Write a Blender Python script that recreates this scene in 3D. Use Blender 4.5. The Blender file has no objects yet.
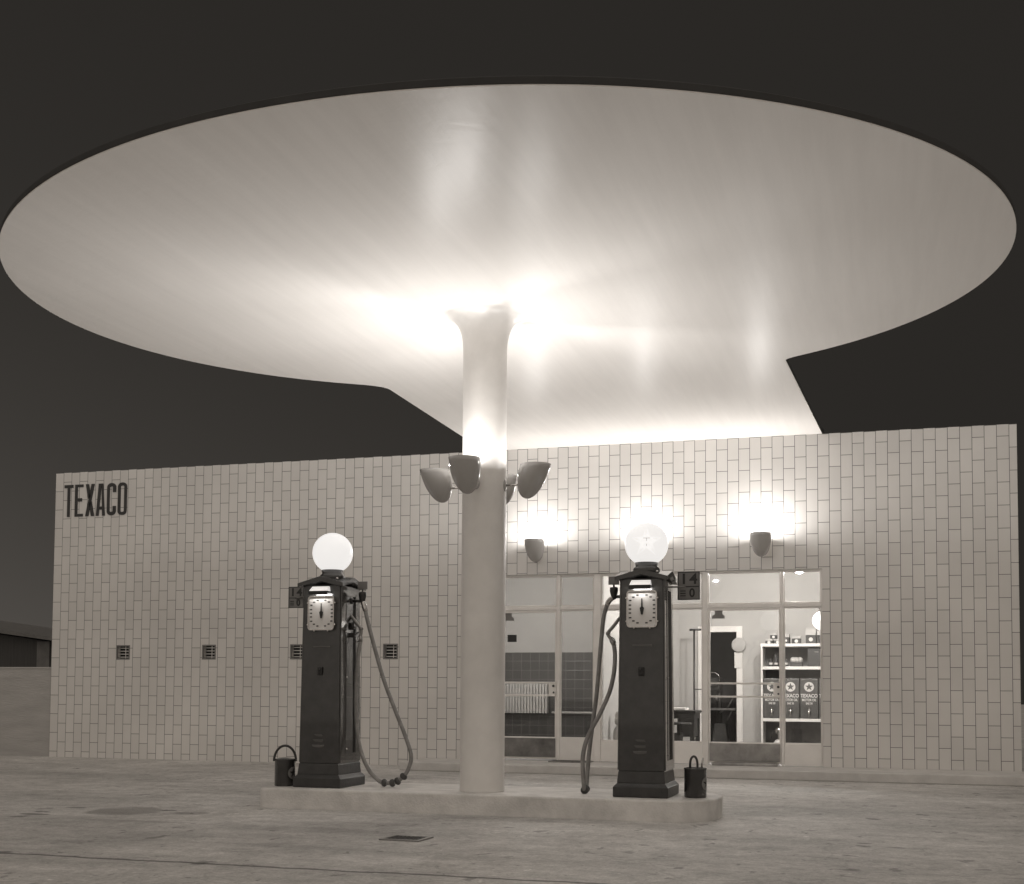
import bpy, bmesh, math, random
from mathutils import Vector, Matrix
random.seed(7)
R = math.radians
scene = bpy.context.scene
COL = scene.collection
PI = math.pi

# ------------------------------------------------------------------ helpers
class MB:
    """collects shapes in one bmesh; build() links them as ONE mesh object"""
    def __init__(self): self.bm = bmesh.new()
    def _xf(self, vs, M):
        if M is not None:
            for v in vs: v.co = M @ v.co
    def box(self, x0, x1, y0, y1, z0, z1, bevel=0.0, M=None, seg=2):
        bm = self.bm
        vs = [bm.verts.new((x, y, z)) for x in (x0, x1) for y in (y0, y1) for z in (z0, z1)]
        fs = [bm.faces.new([vs[i] for i in q]) for q in ((0,1,3,2),(4,6,7,5),(0,4,5,1),(2,3,7,6),(0,2,6,4),(1,5,7,3))]
        if bevel > 0:
            es = list({e for f in fs for e in f.edges})
            r = bmesh.ops.bevel(bm, geom=es + vs, offset=bevel, segments=seg, affect='EDGES', profile=0.5)
            allv = set(v for v in r['verts']) | {v for v in vs if v.is_valid}
            self._xf(allv, M)
        else:
            self._xf(vs, M)
        return self
    def frustum(self, b, t, z0, z1, bevel=0.0, M=None):
        """b, t = (x0,x1,y0,y1) at bottom and top"""
        bm = self.bm
        vs = []
        for (x0, x1, y0, y1), z in ((b, z0), (t, z1)):
            vs += [bm.verts.new(p) for p in ((x0,y0,z),(x1,y0,z),(x1,y1,z),(x0,y1,z))]
        fs = [bm.faces.new([vs[i] for i in q]) for q in ((3,2,1,0),(4,5,6,7),(0,1,5,4),(1,2,6,5),(2,3,7,6),(3,0,4,7))]
        if bevel > 0:
            es = list({e for f in fs for e in f.edges})
            r = bmesh.ops.bevel(bm, geom=es + vs, offset=bevel, segments=2, affect='EDGES', profile=0.5)
            vs = r['verts']
        self._xf(vs, M)
        return self
    def lathe(self, prof, seg=40, M=None, shear=None, cap0=False, cap1=False, smooth=True):
        bm = self.bm; rings = []
        for r, z in prof:
            sx = shear(z) if shear else 0.0
            if r < 1e-6: rings.append([bm.verts.new((sx, 0, z))])
            else: rings.append([bm.verts.new((sx + r*math.cos(2*PI*i/seg), r*math.sin(2*PI*i/seg), z)) for i in range(seg)])
        for a, b in zip(rings, rings[1:]):
            for i in range(seg):
                j = (i+1) % seg
                if len(a) == 1 and len(b) == 1: continue
                if len(a) == 1: f = bm.faces.new((a[0], b[j], b[i]))
                elif len(b) == 1: f = bm.faces.new((a[i], a[j], b[0]))
                else: f = bm.faces.new((a[i], a[j], b[j], b[i]))
                f.smooth = smooth
        if cap0 and len(rings[0]) > 1: bm.faces.new(rings[0][::-1])
        if cap1 and len(rings[-1]) > 1: bm.faces.new(rings[-1])
        self._xf([v for g in rings for v in g], M)
        return self
    def cyl(self, p0, p1, r, r1=None, seg=20):
        p0, p1 = Vector(p0), Vector(p1); d = p1 - p0
        M = Matrix.Translation(p0) @ d.to_track_quat('Z', 'Y').to_matrix().to_4x4()
        r1 = r if r1 is None else r1
        return self.lathe([(r,0),(r1,d.length)], seg, M, cap0=True, cap1=True)
    def sphere(self, c, r, seg=32, rings=18, s=(1,1,1)):
        prof = [(r*math.sin(PI*i/rings), -r*math.cos(PI*i/rings)) for i in range(rings+1)]
        prof[0] = (0,-r); prof[-1] = (0,r)
        return self.lathe(prof, seg, Matrix.Translation(Vector(c)) @ Matrix.Diagonal((s[0],s[1],s[2],1)))
    def tube(self, pts, r, seg=12, caps=True):
        bm = self.bm; pts = [Vector(p) for p in pts]; rings = []; n = len(pts)
        t0 = (pts[1]-pts[0]).normalized()
        up = Vector((0,0,1)) if abs(t0.z) < .9 else Vector((0,1,0))
        nrm = t0.cross(up).normalized()
        for i, p in enumerate(pts):
            t = (pts[min(i+1,n-1)] - pts[max(i-1,0)]).normalized()
            nrm = (nrm - t*nrm.dot(t)).normalized(); b = t.cross(nrm)
            rr = r[i] if isinstance(r, (list, tuple)) else r
            rings.append([bm.verts.new(p + nrm*rr*math.cos(2*PI*k/seg) + b*rr*math.sin(2*PI*k/seg)) for k in range(seg)])
        for a, b in zip(rings, rings[1:]):
            for k in range(seg):
                j = (k+1) % seg
                f = bm.faces.new((a[k], b[k], b[j], a[j])); f.smooth = True
        if caps: bm.faces.new(rings[0]); bm.faces.new(rings[-1][::-1])
        return self
    def prism(self, poly, d0, d1, M=None, hole=None):
        """polygon in (x,z) extruded along y from d0 (front) to d1"""
        bm = self.bm
        a = [bm.verts.new((x, d0, z)) for x, z in poly]; b = [bm.verts.new((x, d1, z)) for x, z in poly]
        bm.faces.new(a); bm.faces.new(b[::-1]); n = len(poly)
        for i in range(n): bm.faces.new((a[i], b[i], b[(i+1)%n], a[(i+1)%n]))
        self._xf(a + b, M)
        return self
    def ring(self, outer, inner, d0, d1, M=None):
        """closed band between two same-length outlines in (x,z), extruded along y"""
        bm = self.bm; n = len(outer)
        g = [[bm.verts.new((x, d, z)) for x, z in o] for o in (outer, inner) for d in (d0, d1)]
        oa, ob, ia, ib = g
        for i in range(n):
            j = (i+1) % n
            bm.faces.new((oa[i], oa[j], ia[j], ia[i])); bm.faces.new((ob[j], ob[i], ib[i], ib[j]))
            bm.faces.new((oa[j], oa[i], ob[i], ob[j])); bm.faces.new((ia[i], ia[j], ib[j], ib[i]))
        self._xf([v for q in g for v in q], M)
        return self
    def text(self, s, size, x, z, y, sx=1.0, depth=0.004, align='CENTER', M=None, weight=0.0):
        """flat lettering standing in the xz plane, facing -y"""
        c = bpy.data.curves.new('lettering', 'FONT'); c.body = s; c.size = size
        c.align_x = align; c.align_y = 'CENTER'; c.extrude = depth/2; c.offset = weight
        o = bpy.data.objects.new('lettering', c); COL.objects.link(o)
        dg = bpy.context.evaluated_depsgraph_get(); dg.update()
        me = o.evaluated_get(dg).to_mesh()
        vs = [self.bm.verts.new((x + v.co.x*sx, y - v.co.z, z + v.co.y)) for v in me.vertices]
        for p in me.polygons:
            try: self.bm.faces.new([vs[i] for i in p.vertices])
            except ValueError: pass
        self._xf(vs, M)
        o.evaluated_get(dg).to_mesh_clear()
        bpy.data.objects.remove(o); bpy.data.curves.remove(c)
        return self
    def build(self, name, mat, parent=None, recalc=True):
        if recalc: bmesh.ops.recalc_face_normals(self.bm, faces=self.bm.faces[:])
        me = bpy.data.meshes.new(name); self.bm.to_mesh(me); self.bm.free()
        me.materials.append(mat)
        o = bpy.data.objects.new(name, me); COL.objects.link(o)
        if parent is not None: o.parent = parent
        return o

def tag(o, label=None, cat=None, group=None, kind=None):
    if label: o['label'] = label
    if cat: o['category'] = cat
    if group: o['group'] = group
    if kind: o['kind'] = kind
    return o
def thing(name, label, cat, loc=(0,0,0), rz=0.0, group=None):
    o = bpy.data.objects.new(name, None); COL.objects.link(o)
    o.empty_display_size = .1
    o.location = loc; o.rotation_euler = (0,0,rz)
    return tag(o, label, cat, group)
def dup(root, loc, rz=0.0, label=None, watts=None):
    r = root.copy(); COL.objects.link(r); r.location = loc; r.rotation_euler = (0,0,rz)
    if label: r['label'] = label
    for ch in list(root.children):
        c = ch.copy(); COL.objects.link(c); c.parent = r
        if c.type == 'LIGHT' and watts: c.data = c.data.copy(); c.data.energy = watts
        for g in list(ch.children):
            d = g.copy(); COL.objects.link(d); d.parent = c
    return r
def circle(r, n=32, cx=0, cz=0): return [(cx + r*math.cos(2*PI*i/n), cz + r*math.sin(2*PI*i/n)) for i in range(n)]
def rrect(x0, x1, z0, z1, r, n=5):
    out = []
    for cx, cz, a in ((x1-r,z1-r,0),(x0+r,z1-r,90),(x0+r,z0+r,180),(x1-r,z0+r,270)):
        for i in range(n+1): out.append((cx + r*math.cos(R(a+90*i/n)), cz + r*math.sin(R(a+90*i/n))))
    return out
def star(r, cx=0, cz=0, k=.40): 
    return [(cx + (r if i%2==0 else r*k)*math.sin(PI*i/5), cz + (r if i%2==0 else r*k)*math.cos(PI*i/5)) for i in range(10)]
def catmull(P, n=10):
    P = [Vector(p) for p in P]; P = [2*P[0]-P[1]] + P + [2*P[-1]-P[-2]]; out = []
    for i in range(1, len(P)-2):
        a,b,c,d = P[i-1:i+3]
        for k in range(n):
            t = k/n
            out.append(.5*((2*b) + (c-a)*t + (2*a-5*b+4*c-d)*t*t + (3*b-a-3*c+d)*t**3))
    out.append(P[-2]); return out

# ------------------------------------------------------------------ materials
SEP = (1.0, .966, .93)          # the warm grey of the toned print
def grey(v): return (v*SEP[0], v*SEP[1], v*SEP[2], 1)
def nodes_of(name):
    m = bpy.data.materials.new(name); m.use_nodes = True
    return m, m.node_tree.nodes, m.node_tree.links, m.node_tree.nodes['Principled BSDF']
def mat(name, v, rough=.5, metal=0.0, var=.12, scale=6.0, bump=0.0, bscale=60.0, stretch=(1,1,1), spec=.5, coat=0.0, fine=0.0):
    """plain surface with uneven tone (wear, dirt) and a little relief"""
    m, N, L, B = nodes_of(name)
    tc = N.new('ShaderNodeTexCoord'); mp = N.new('ShaderNodeMapping'); mp.inputs['Scale'].default_value = stretch
    L.new(tc.outputs['Object'], mp.inputs['Vector'])
    n = N.new('ShaderNodeTexNoise'); n.inputs['Scale'].default_value = scale; n.inputs['Detail'].default_value = 6; n.inputs['Roughness'].default_value = .6
    L.new(mp.outputs[0], n.inputs['Vector'])
    r = N.new('ShaderNodeValToRGB'); r.color_ramp.elements[0].position = .3; r.color_ramp.elements[1].position = .7
    r.color_ramp.elements[0].color = grey(v*(1-var)); r.color_ramp.elements[1].color = grey(min(.9, v*(1+var)))
    L.new(n.outputs['Fac'], r.inputs[0])
    L.new(r.outputs[0], B.inputs['Base Color'])
    B.inputs['Roughness'].default_value = rough; B.inputs['Metallic'].default_value = metal
    B.inputs['Specular IOR Level'].default_value = spec; B.inputs['Coat Weight'].default_value = coat
    if bump > 0:
        n2 = N.new('ShaderNodeTexNoise'); n2.inputs['Scale'].default_value = bscale; n2.inputs['Detail'].default_value = 5
        L.new(mp.outputs[0], n2.inputs['Vector'])
        b = N.new('ShaderNodeBump'); b.inputs['Strength'].default_value = bump; b.inputs['Distance'].default_value = .02
        L.new(n2.outputs['Fac'], b.inputs['Height']); L.new(b.outputs[0], B.inputs['Normal'])
    return m
def emit(name, v, strength, tint=(1,.97,.94)):
    m, N, L, B = nodes_of(name)
    B.inputs['Base Color'].default_value = grey(.8); B.inputs['Roughness'].default_value = .3
    B.inputs['Emission Color'].default_value = (v*tint[0], v*tint[1], v*tint[2], 1); B.inputs['Emission Strength'].default_value = strength
    return m
def glass_mat():
    m, N, L, B = nodes_of('window_glass'); N.remove(B)
    out = N['Material Output']; t = N.new('ShaderNodeBsdfTransparent'); t.inputs[0].default_value = (.93,.93,.92,1)
    g = N.new('ShaderNodeBsdfGlossy'); g.inputs['Roughness'].default_value = .02; g.inputs['Color'].default_value = (.95,.95,.95,1)
    f = N.new('ShaderNodeFresnel'); f.inputs['IOR'].default_value = 1.5
    mx = N.new('ShaderNodeMixShader'); L.new(f.outputs[0], mx.inputs[0]); L.new(t.outputs[0], mx.inputs[1]); L.new(g.outputs[0], mx.inputs[2])
    L.new(mx.outputs[0], out.inputs['Surface']); return m
def tile_mat(name, w, h, mortar, v, vm, rough, zoff=0.0, xoff=0.0, var=.05, bump=.25, stacked=False):
    """upright ceramic tiles in running bond: object z runs along each tile, x (+y) across the columns"""
    m, N, L, B = nodes_of(name)
    tc = N.new('ShaderNodeTexCoord'); s = N.new('ShaderNodeSeparateXYZ'); L.new(tc.outputs['Object'], s.inputs[0])
    ax = N.new('ShaderNodeMath'); ax.operation = 'ADD'; L.new(s.outputs['X'], ax.inputs[0]); L.new(s.outputs['Y'], ax.inputs[1])
    axx = N.new('ShaderNodeMath'); axx.operation = 'ADD'; L.new(ax.outputs[0], axx.inputs[0]); axx.inputs[1].default_value = xoff
    az = N.new('ShaderNodeMath'); az.operation = 'ADD'; L.new(s.outputs['Z'], az.inputs[0]); az.inputs[1].default_value = zoff
    c = N.new('ShaderNodeCombineXYZ'); L.new(az.outputs[0], c.inputs['X']); L.new(axx.outputs[0], c.inputs['Y'])
    def brick(ms, smooth, c1, c2, cm):
        b = N.new('ShaderNodeTexBrick'); L.new(c.outputs[0], b.inputs['Vector'])
        b.offset = 0.0 if stacked else .5; b.offset_frequency = 2; b.squash = 1
        b.inputs['Scale'].default_value = 1; b.inputs['Brick Width'].default_value = h; b.inputs['Row Height'].default_value = w
        b.inputs['Mortar Size'].default_value = ms; b.inputs['Mortar Smooth'].default_value = smooth; b.inputs['Bias'].default_value = 0
        b.inputs['Color1'].default_value = c1; b.inputs['Color2'].default_value = c2; b.inputs['Mortar'].default_value = cm
        return b
    b1 = brick(mortar, .25, grey(v*(1-var)), grey(v*(1+var)), grey(vm))
    n = N.new('ShaderNodeTexNoise'); n.inputs['Scale'].default_value = .8; n.inputs['Detail'].default_value = 7; L.new(tc.outputs['Object'], n.inputs['Vector'])
    mr = N.new('ShaderNodeMapRange'); mr.inputs['From Min'].default_value = .3; mr.inputs['From Max'].default_value = .7
    mr.inputs['To Min'].default_value = .9; mr.inputs['To Max'].default_value = 1.06; L.new(n.outputs['Fac'], mr.inputs['Value'])
    mx = N.new('ShaderNodeMix'); mx.data_type = 'RGBA'; mx.blend_type = 'MULTIPLY'; mx.inputs['Factor'].default_value = 1
    L.new(b1.outputs['Color'], mx.inputs['A']); L.new(mr.outputs[0], mx.inputs['B']); L.new(mx.outputs['Result'], B.inputs['Base Color'])
    # relief: sunk joints, slightly cushioned and unevenly seated tiles
    b2 = brick(mortar*1.5, 1.0, (1,1,1,1), (.9,.9,.9,1), (0,0,0,1))
    n3 = N.new('ShaderNodeTexNoise'); n3.inputs['Scale'].default_value = 5; n3.inputs['Detail'].default_value = 2; L.new(tc.outputs['Object'], n3.inputs['Vector'])
    ad = N.new('ShaderNodeMath'); ad.operation = 'MULTIPLY_ADD'; L.new(n3.outputs['Fac'], ad.inputs[0]); ad.inputs[1].default_value = .8; L.new(b2.outputs['Color'], ad.inputs[2])
    bp = N.new('ShaderNodeBump'); bp.inputs['Strength'].default_value = bump; bp.inputs['Distance'].default_value = .006
    L.new(ad.outputs[0], bp.inputs['Height']); L.new(bp.outputs[0], B.inputs['Normal'])
    B.inputs['Roughness'].default_value = rough; B.inputs['Specular IOR Level'].default_value = .4
    return m
def plaster_mat():
    """glossy white oil paint over hand-trowelled concrete: diagonal brushed relief"""
    m, N, L, B = nodes_of('canopy_paint')
    tc = N.new('ShaderNodeTexCoord')
    mp = N.new('ShaderNodeMapping'); mp.inputs['Scale'].default_value = (8, .5, 1)
    L.new(tc.outputs['Object'], mp.inputs['Vector'])
    n = N.new('ShaderNodeTexNoise'); n.inputs['Scale'].default_value = 1.2; n.inputs['Detail'].default_value = 7; n.inputs['Roughness'].default_value = .62
    L.new(mp.outputs[0], n.inputs['Vector'])
    n2 = N.new('ShaderNodeTexNoise'); n2.inputs['Scale'].default_value = 4.5; n2.inputs['Detail'].default_value = 6; n2.inputs['Distortion'].default_value = 1.5
    L.new(tc.outputs['Object'], n2.inputs['Vector'])
    ad = N.new('ShaderNodeMath'); ad.operation = 'MULTIPLY_ADD'; L.new(n2.outputs['Fac'], ad.inputs[0]); ad.inputs[1].default_value = 1.2; L.new(n.outputs['Fac'], ad.inputs[2])
    bp = N.new('ShaderNodeBump'); bp.inputs['Strength'].default_value = .07; bp.inputs['Distance'].default_value = .02
    L.new(ad.outputs[0], bp.inputs['Height']); L.new(bp.outputs[0], B.inputs['Normal'])
    r = N.new('ShaderNodeValToRGB'); r.color_ramp.elements[0].position = .3; r.color_ramp.elements[1].position = .7
    r.color_ramp.elements[0].color = grey(.785); r.color_ramp.elements[1].color = grey(.835)
    L.new(n.outputs['Fac'], r.inputs[0]); L.new(r.outputs[0], B.inputs['Base Color'])
    B.inputs['Roughness'].default_value = .9; B.inputs['Specular IOR Level'].default_value = 0.0
    gl = N.new('ShaderNodeBsdfGlossy'); gl.inputs['Roughness'].default_value = .31; L.new(bp.outputs[0], gl.inputs['Normal'])
    ms = N.new('ShaderNodeMixShader'); ms.inputs[0].default_value = .026
    L.new(B.outputs[0], ms.inputs[1]); L.new(gl.outputs[0], ms.inputs[2]); L.new(ms.outputs[0], N['Material Output'].inputs['Surface'])
    return m
def ground_mat():
    """worn forecourt concrete: mottled, oil stains, straight casting joint, cracks"""
    m, N, L, B = nodes_of('forecourt_concrete')
    tc = N.new('ShaderNodeTexCoord'); co = tc.outputs['Object']
    def noise(scale, detail=6, stretch=None, dist=0.0, rough=.6):
        n = N.new('ShaderNodeTexNoise'); n.inputs['Scale'].default_value = scale; n.inputs['Detail'].default_value = detail
        n.inputs['Roughness'].default_value = rough; n.inputs['Distortion'].default_value = dist
        if stretch:
            mp = N.new('ShaderNodeMapping'); mp.inputs['Scale'].default_value = stretch; L.new(co, mp.inputs['Vector']); L.new(mp.outputs[0], n.inputs['Vector'])
        else: L.new(co, n.inputs['Vector'])
        return n.outputs['Fac']
    def rng(x, a, b, c, d):
        q = N.new('ShaderNodeMapRange'); q.inputs['From Min'].default_value = a; q.inputs['From Max'].default_value = b
        q.inputs['To Min'].default_value = c; q.inputs['To Max'].default_value = d; L.new(x, q.inputs['Value']); return q.outputs[0]
    def mul(a, b, op='MULTIPLY'):
        q = N.new('ShaderNodeMath'); q.operation = op
        for i, s in enumerate((a, b)):
            if isinstance(s, (int, float)): q.inputs[i].default_value = s
            else: L.new(s, q.inputs[i])
        return q.outputs[0]
    v = rng(noise(.55, 8), .32, .68, .74, 1.15)
    v = mul(v, rng(noise(5, 8, rough=.7), .35, .7, .78, 1.14))
    v = mul(v, rng(noise(70, 4), .3, .7, .84, 1.12))
    v = mul(v, rng(noise(1.6, 6, (.35, 1.3, 1)), .35, .62, .90, 1.06)); v = mul(v, rng(noise(22, 4, rough=.8), .33, .67, .80, 1.16)); v = mul(v, rng(noise(13, 3, dist=1.0), .66, .72, 1.0, .60)); v = mul(v, rng(noise(17, 2), .70, .74, 1.0, 1.35))            # tyre-polished bands along the drive
    v = mul(v, rng(noise(3.2, 9, dist=.6, rough=.75), .58, .70, 1.0, .62))        # scattered small dark blotches
    v = mul(v, rng(noise(9, 5, (1, 2.2, 1)), .64, .73, 1.0, .55))
    def spots(scale, radius, keep, dark, stretch):
        mp = N.new('ShaderNodeMapping'); mp.inputs['Scale'].default_value = stretch; L.new(co, mp.inputs['Vector'])
        wn = N.new('ShaderNodeTexNoise'); wn.inputs['Scale'].default_value = 7; wn.inputs['Detail'].default_value = 4; L.new(co, wn.inputs['Vector'])
        va = N.new('ShaderNodeVectorMath'); va.operation = 'MULTIPLY_ADD'; L.new(wn.outputs['Color'], va.inputs[0]); va.inputs[1].default_value = (.22,.22,0); L.new(mp.outputs[0], va.inputs[2])
        vo = N.new('ShaderNodeTexVoronoi'); vo.inputs['Scale'].default_value = scale; L.new(va.outputs[0], vo.inputs['Vector'])
        sc = N.new('ShaderNodeSeparateColor'); L.new(vo.outputs['Color'], sc.inputs[0])
        on = rng(sc.outputs[0], keep, keep + .01, 0, 1); rad = rng(sc.outputs[1], 0, 1, radius*.3, radius)
        q = mul(vo.outputs['Distance'], rad, 'DIVIDE'); ins = rng(q, .7, 1.0, 1, 0)
        return rng(mul(ins, on), 0, 1, 1.0, dark)
    v = mul(v, spots(2.2, .20, .62, .52, (1,1,1))); v = mul(v, spots(5.0, .26, .70, .60, (1,.7,1))); v = mul(v, spots(11, .30, .74, .62, (1,.6,1))); v = mul(v, spots(8, .22, .88, 1.35, (1,.7,1)))
    cv = N.new('ShaderNodeTexVoronoi'); cv.feature = 'DISTANCE_TO_EDGE'; cv.inputs['Scale'].default_value = .33
    cw = N.new('ShaderNodeTexNoise'); cw.inputs['Scale'].default_value = 1.6; cw.inputs['Detail'].default_value = 8; L.new(co, cw.inputs['Vector'])
    ca = N.new('ShaderNodeVectorMath'); ca.operation = 'MULTIPLY_ADD'; L.new(cw.outputs['Color'], ca.inputs[0]); ca.inputs[1].default_value = (.7,.7,0); L.new(co, ca.inputs[2]); L.new(ca.outputs[0], cv.inputs['Vector'])
    crk = rng(cv.outputs['Distance'], .0015, .0045, 1, 0); crk = mul(crk, rng(noise(.5, 2), .48, .56, 0, 1)); v = mul(v, rng(crk, 0, 1, 1.0, .86))
    sx = N.new('ShaderNodeSeparateXYZ'); L.new(co, sx.inputs[0])
    wob = noise(2.5, 5)
    # casting joint across the drive
    def joint(axis, pos, wdt, dark, amp):
        d = mul(sx.outputs[axis], pos, 'SUBTRACT'); d = mul(d, rng(wob, 0, 1, -amp, amp), 'ADD'); d = mul(d, 0, 'ABSOLUTE') if False else d
        a = N.new('ShaderNodeMath'); a.operation = 'ABSOLUTE'; L.new(d, a.inputs[0])
        return rng(a.outputs[0], wdt*.35, wdt, dark, 1.0)
    j = joint('Y', -9.27, .034, .35, .06); v = mul(v, j)
    v = mul(v, joint('Y', -10.6, .02, .5, .05))
    # standing oil stains
    def blob(cx, cy, rx, ry, dark, edge=.75):
        a = mul(mul(sx.outputs['X'], cx, 'SUBTRACT'), 1/rx); b = mul(mul(sx.outputs['Y'], cy, 'SUBTRACT'), 1/ry)
        q = mul(mul(a, a), mul(b, b), 'ADD'); q = mul(q, rng(noise(3.3, 4), .3, .7, -.28, .28), 'ADD')
        return rng(q, edge, 1.05, dark, 1.0)
    p1 = blob(5.81, -6.73, .31, .36, .50); v = mul(v, p1)
    v = mul(v, blob(6.42, -6.70, .16, .16, .72, .4))
    v = mul(v, blob(7.62, -7.45, .75, .22, .88, .1)); v = mul(v, blob(5.3, -7.2, .14, .05, .45)); v = mul(v, blob(5.25, -6.6, .10, .05, .55))
    v = mul(v, blob(8.3, -6.95, .35, .12, .8, .1)); v = mul(v, blob(10.9, -7.4, .5, .15, .85, .1)); v = mul(v, blob(6.3,-7.4,.5,.10,.82,.1))
    v = mul(v, blob(9.0,-6.30,.9,.16,.86,.1)); v = mul(v, blob(3.0,-3.2,1.6,.4,.86,.1)); v = mul(v, blob(8.2,-8.4,.9,.12,.84,.1))
    mx = N.new('ShaderNodeMix'); mx.data_type = 'RGBA'; mx.blend_type = 'MULTIPLY'; mx.inputs['Factor'].default_value = 1
    mx.inputs['A'].default_value = grey(.55); L.new(v, mx.inputs['B']); L.new(mx.outputs['Result'], B.inputs['Base Color'])
    L.new(rng(p1, .5, 1, .32, .78), B.inputs['Roughness'])
    h = mul(noise(45, 6, rough=.7), mul(noise(6, 5), 1.6), 'ADD'); h = mul(h, mul(j, 1.2), 'ADD')
    bp = N.new('ShaderNodeBump'); bp.inputs['Strength'].default_value = .35; bp.inputs['Distance'].default_value = .012
    L.new(h, bp.inputs['Height']); L.new(bp.outputs[0], B.inputs['Normal'])
    B.inputs['Specular IOR Level'].default_value = .3
    return m

H = 4.195; W = 13.304
M_tile = tile_mat('facade_tiles', .1377, .274, .0038, .69, .13, .34, zoff=.054, var=.04)
M_wains = tile_mat('dark_wall_tiles', .15, .15, .004, .055, .14, .3, stacked=True, var=.12)
M_plaster = plaster_mat()
M_ground = ground_mat()
M_column = mat('column_paint', .76, .38, var=.07, scale=3, bump=.10, bscale=9, spec=.5)
M_island = mat('island_concrete', .64, .75, var=.16, scale=5, bump=.35, bscale=70)
M_slab = mat('pavement_concrete', .55, .8, var=.13, scale=4, bump=.35, bscale=70)
M_lampshade = mat('lamp_enamel', .42, .22, var=.05, scale=5, coat=.4)
M_chrome = mat('nickel_plate', .55, .22, metal=1.0, var=.1)
M_pump = mat('pump_enamel', .038, .24, var=.25, scale=9, bump=.04, bscale=16, coat=.5)
M_pumpside = mat('pump_side_lit_enamel', .075, .14, var=.15, scale=6, coat=.8)  # base lightened to stand in for the lit column reflected in the flanks
M_louvre = mat('pump_louvre', .12, .35, var=.2)
M_pumpbase = mat('pump_base_iron', .034, .42, var=.3, scale=14, bump=.12, bscale=40)
M_roofcap = mat('pump_roof_enamel', .05, .25, var=.2, scale=9, coat=.4)
M_dial = mat('dial_face', .66, .45, var=.03)
M_black = mat('black_enamel', .016, .45, var=.2)
M_rubber = mat('hose_rubber', .24, .42, var=.25, scale=14, bump=.25, bscale=120)
M_bead = mat('bead_wood', .06, .5, var=.3, scale=30)
M_dull = mat('dull_metal', .30, .42, metal=.8, var=.2, scale=12)
M_sign = mat('sign_enamel', .19, .4, var=.08)
M_signdark = mat('sign_figures', .022, .4)
M_white = mat('white_paint', .82, .38, var=.05, scale=4, bump=.08, bscale=20)
M_kick = mat('kick_plate_metal', .34, .45, metal=.35, var=.32, scale=5, bump=.1, bscale=10)
M_darkkick = mat('worn_kick_plate', .20, .5, metal=.3, var=.5, scale=4, bump=.1, bscale=10)
M_inwall = mat('interior_plaster', .46, .7, var=.05, scale=2)
M_inwall2 = mat('wash_room_plaster', .40, .7, var=.05, scale=2)
M_infloor = mat('interior_floor', .22, .5, var=.15, scale=3)
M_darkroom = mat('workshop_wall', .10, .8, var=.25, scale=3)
M_roofing = mat('roof_felt', .07, .9, var=.2)
M_glass = glass_mat()
M_wood = mat('dark_wood', .022, .5, var=.3, scale=3, stretch=(1,6,6), spec=.2)
M_shelfback = mat('shelf_back', .17, .6, var=.2, scale=5)
M_tin = mat('oil_tin_paint', .085, .32, var=.15, scale=7)
M_tinwhite = mat('tin_white', .68, .4, var=.05)
M_cardwhite = mat('carton_pale', .5, .6, var=.1)
M_carddark = mat('carton_dark', .05, .6, var=.2)
M_paper = mat('paper', .72, .8, var=.03)
M_rad = mat('radiator_paint', .50, .4, var=.08)
M_iron = mat('cast_iron', .06, .4, metal=.6, var=.3, scale=12)
M_edge = mat('roof_edge_felt', .03, .8, var=.2)
M_letters = mat('wall_letter_enamel', .030, .45, var=.2)
M_gwall = mat('boundary_render', .40, .85, var=.12, scale=3, bump=.3, bscale=30, stretch=(.4,1,2))
M_shed = mat('shed_boards', .055, .8, var=.2, scale=3, stretch=(9,9,.4))
M_shedtrim = mat('shed_trim', .14, .8, var=.2)
M_globe = emit('lit_opal_globe', .83, 1.0); M_globe.node_tree.nodes['Principled BSDF'].inputs['Base Color'].default_value = grey(.15)
M_star = emit('globe_star', .93, 1.0); M_globeT = emit('globe_letter', .50, 1.0)
for m_ in (M_star, M_globeT): m_.node_tree.nodes['Principled BSDF'].inputs['Base Color'].default_value = grey(.15)
M_bulb = emit('lamp_bulb', 1.0, 3.0)
M_pend = emit('pendant_opal', .9, 1.6); M_ceil = emit('ceiling_opal', 1.0, 250.0)
M_counter = emit('counter_glass', .55, 1.0)

# ------------------------------------------------------------------ ground and pavement
g = MB(); s = 120
vs = [g.bm.verts.new(p) for p in ((-s,-s,0),(s,-s,0),(s,s,0),(-s,s,0))]; g.bm.faces.new(vs)
tag(g.build('ground', M_ground), kind='structure')
p = MB()
P = [(5.92,-.985),(13.6,-.985),(13.6,-.001),(5.92,-.001)]
p.box(5.92, 13.7, -.985, -.001, 0, .107, bevel=.012)
tag(p.build('pavement', M_slab), kind='structure')

# ------------------------------------------------------------------ station building
bld = thing('station_building', 'low flat fronted filling station clad in pale upright tiles with a glazed shop front', 'building')
OX0, OX1, OZ0, OZ1 = 6.72, 11.06, .107, 2.53
vents = [(1.113,1.318),(2.52,2.716),(3.897,4.093),(5.287,5.478)]; VZ0, VZ1 = 1.436, 1.622
xs = sorted({0, W, OX0, OX1} | {x for v in vents for x in v}); zs = sorted({0, H, OZ0, OZ1, VZ0, VZ1})
f = MB()
def hole(cx, cz): return (OX0 < cx < OX1 and cz < OZ1) or any(a < cx < b and VZ0 < cz < VZ1 for a, b in vents)
cache = {}
def V(x, y, z):
    k = (round(x,4), round(y,4), round(z,4))
    if k not in cache: cache[k] = f.bm.verts.new(k)
    return cache[k]
for x0, x1 in zip(xs, xs[1:]):
    for z0, z1 in zip(zs, zs[1:]):
        if not hole((x0+x1)/2, (z0+z1)/2): f.bm.faces.new((V(x0,0,z0), V(x1,0,z0), V(x1,0,z1), V(x0,0,z1)))
def quad(*q): f.bm.faces.new([f.bm.verts.new(c) for c in q])
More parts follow.
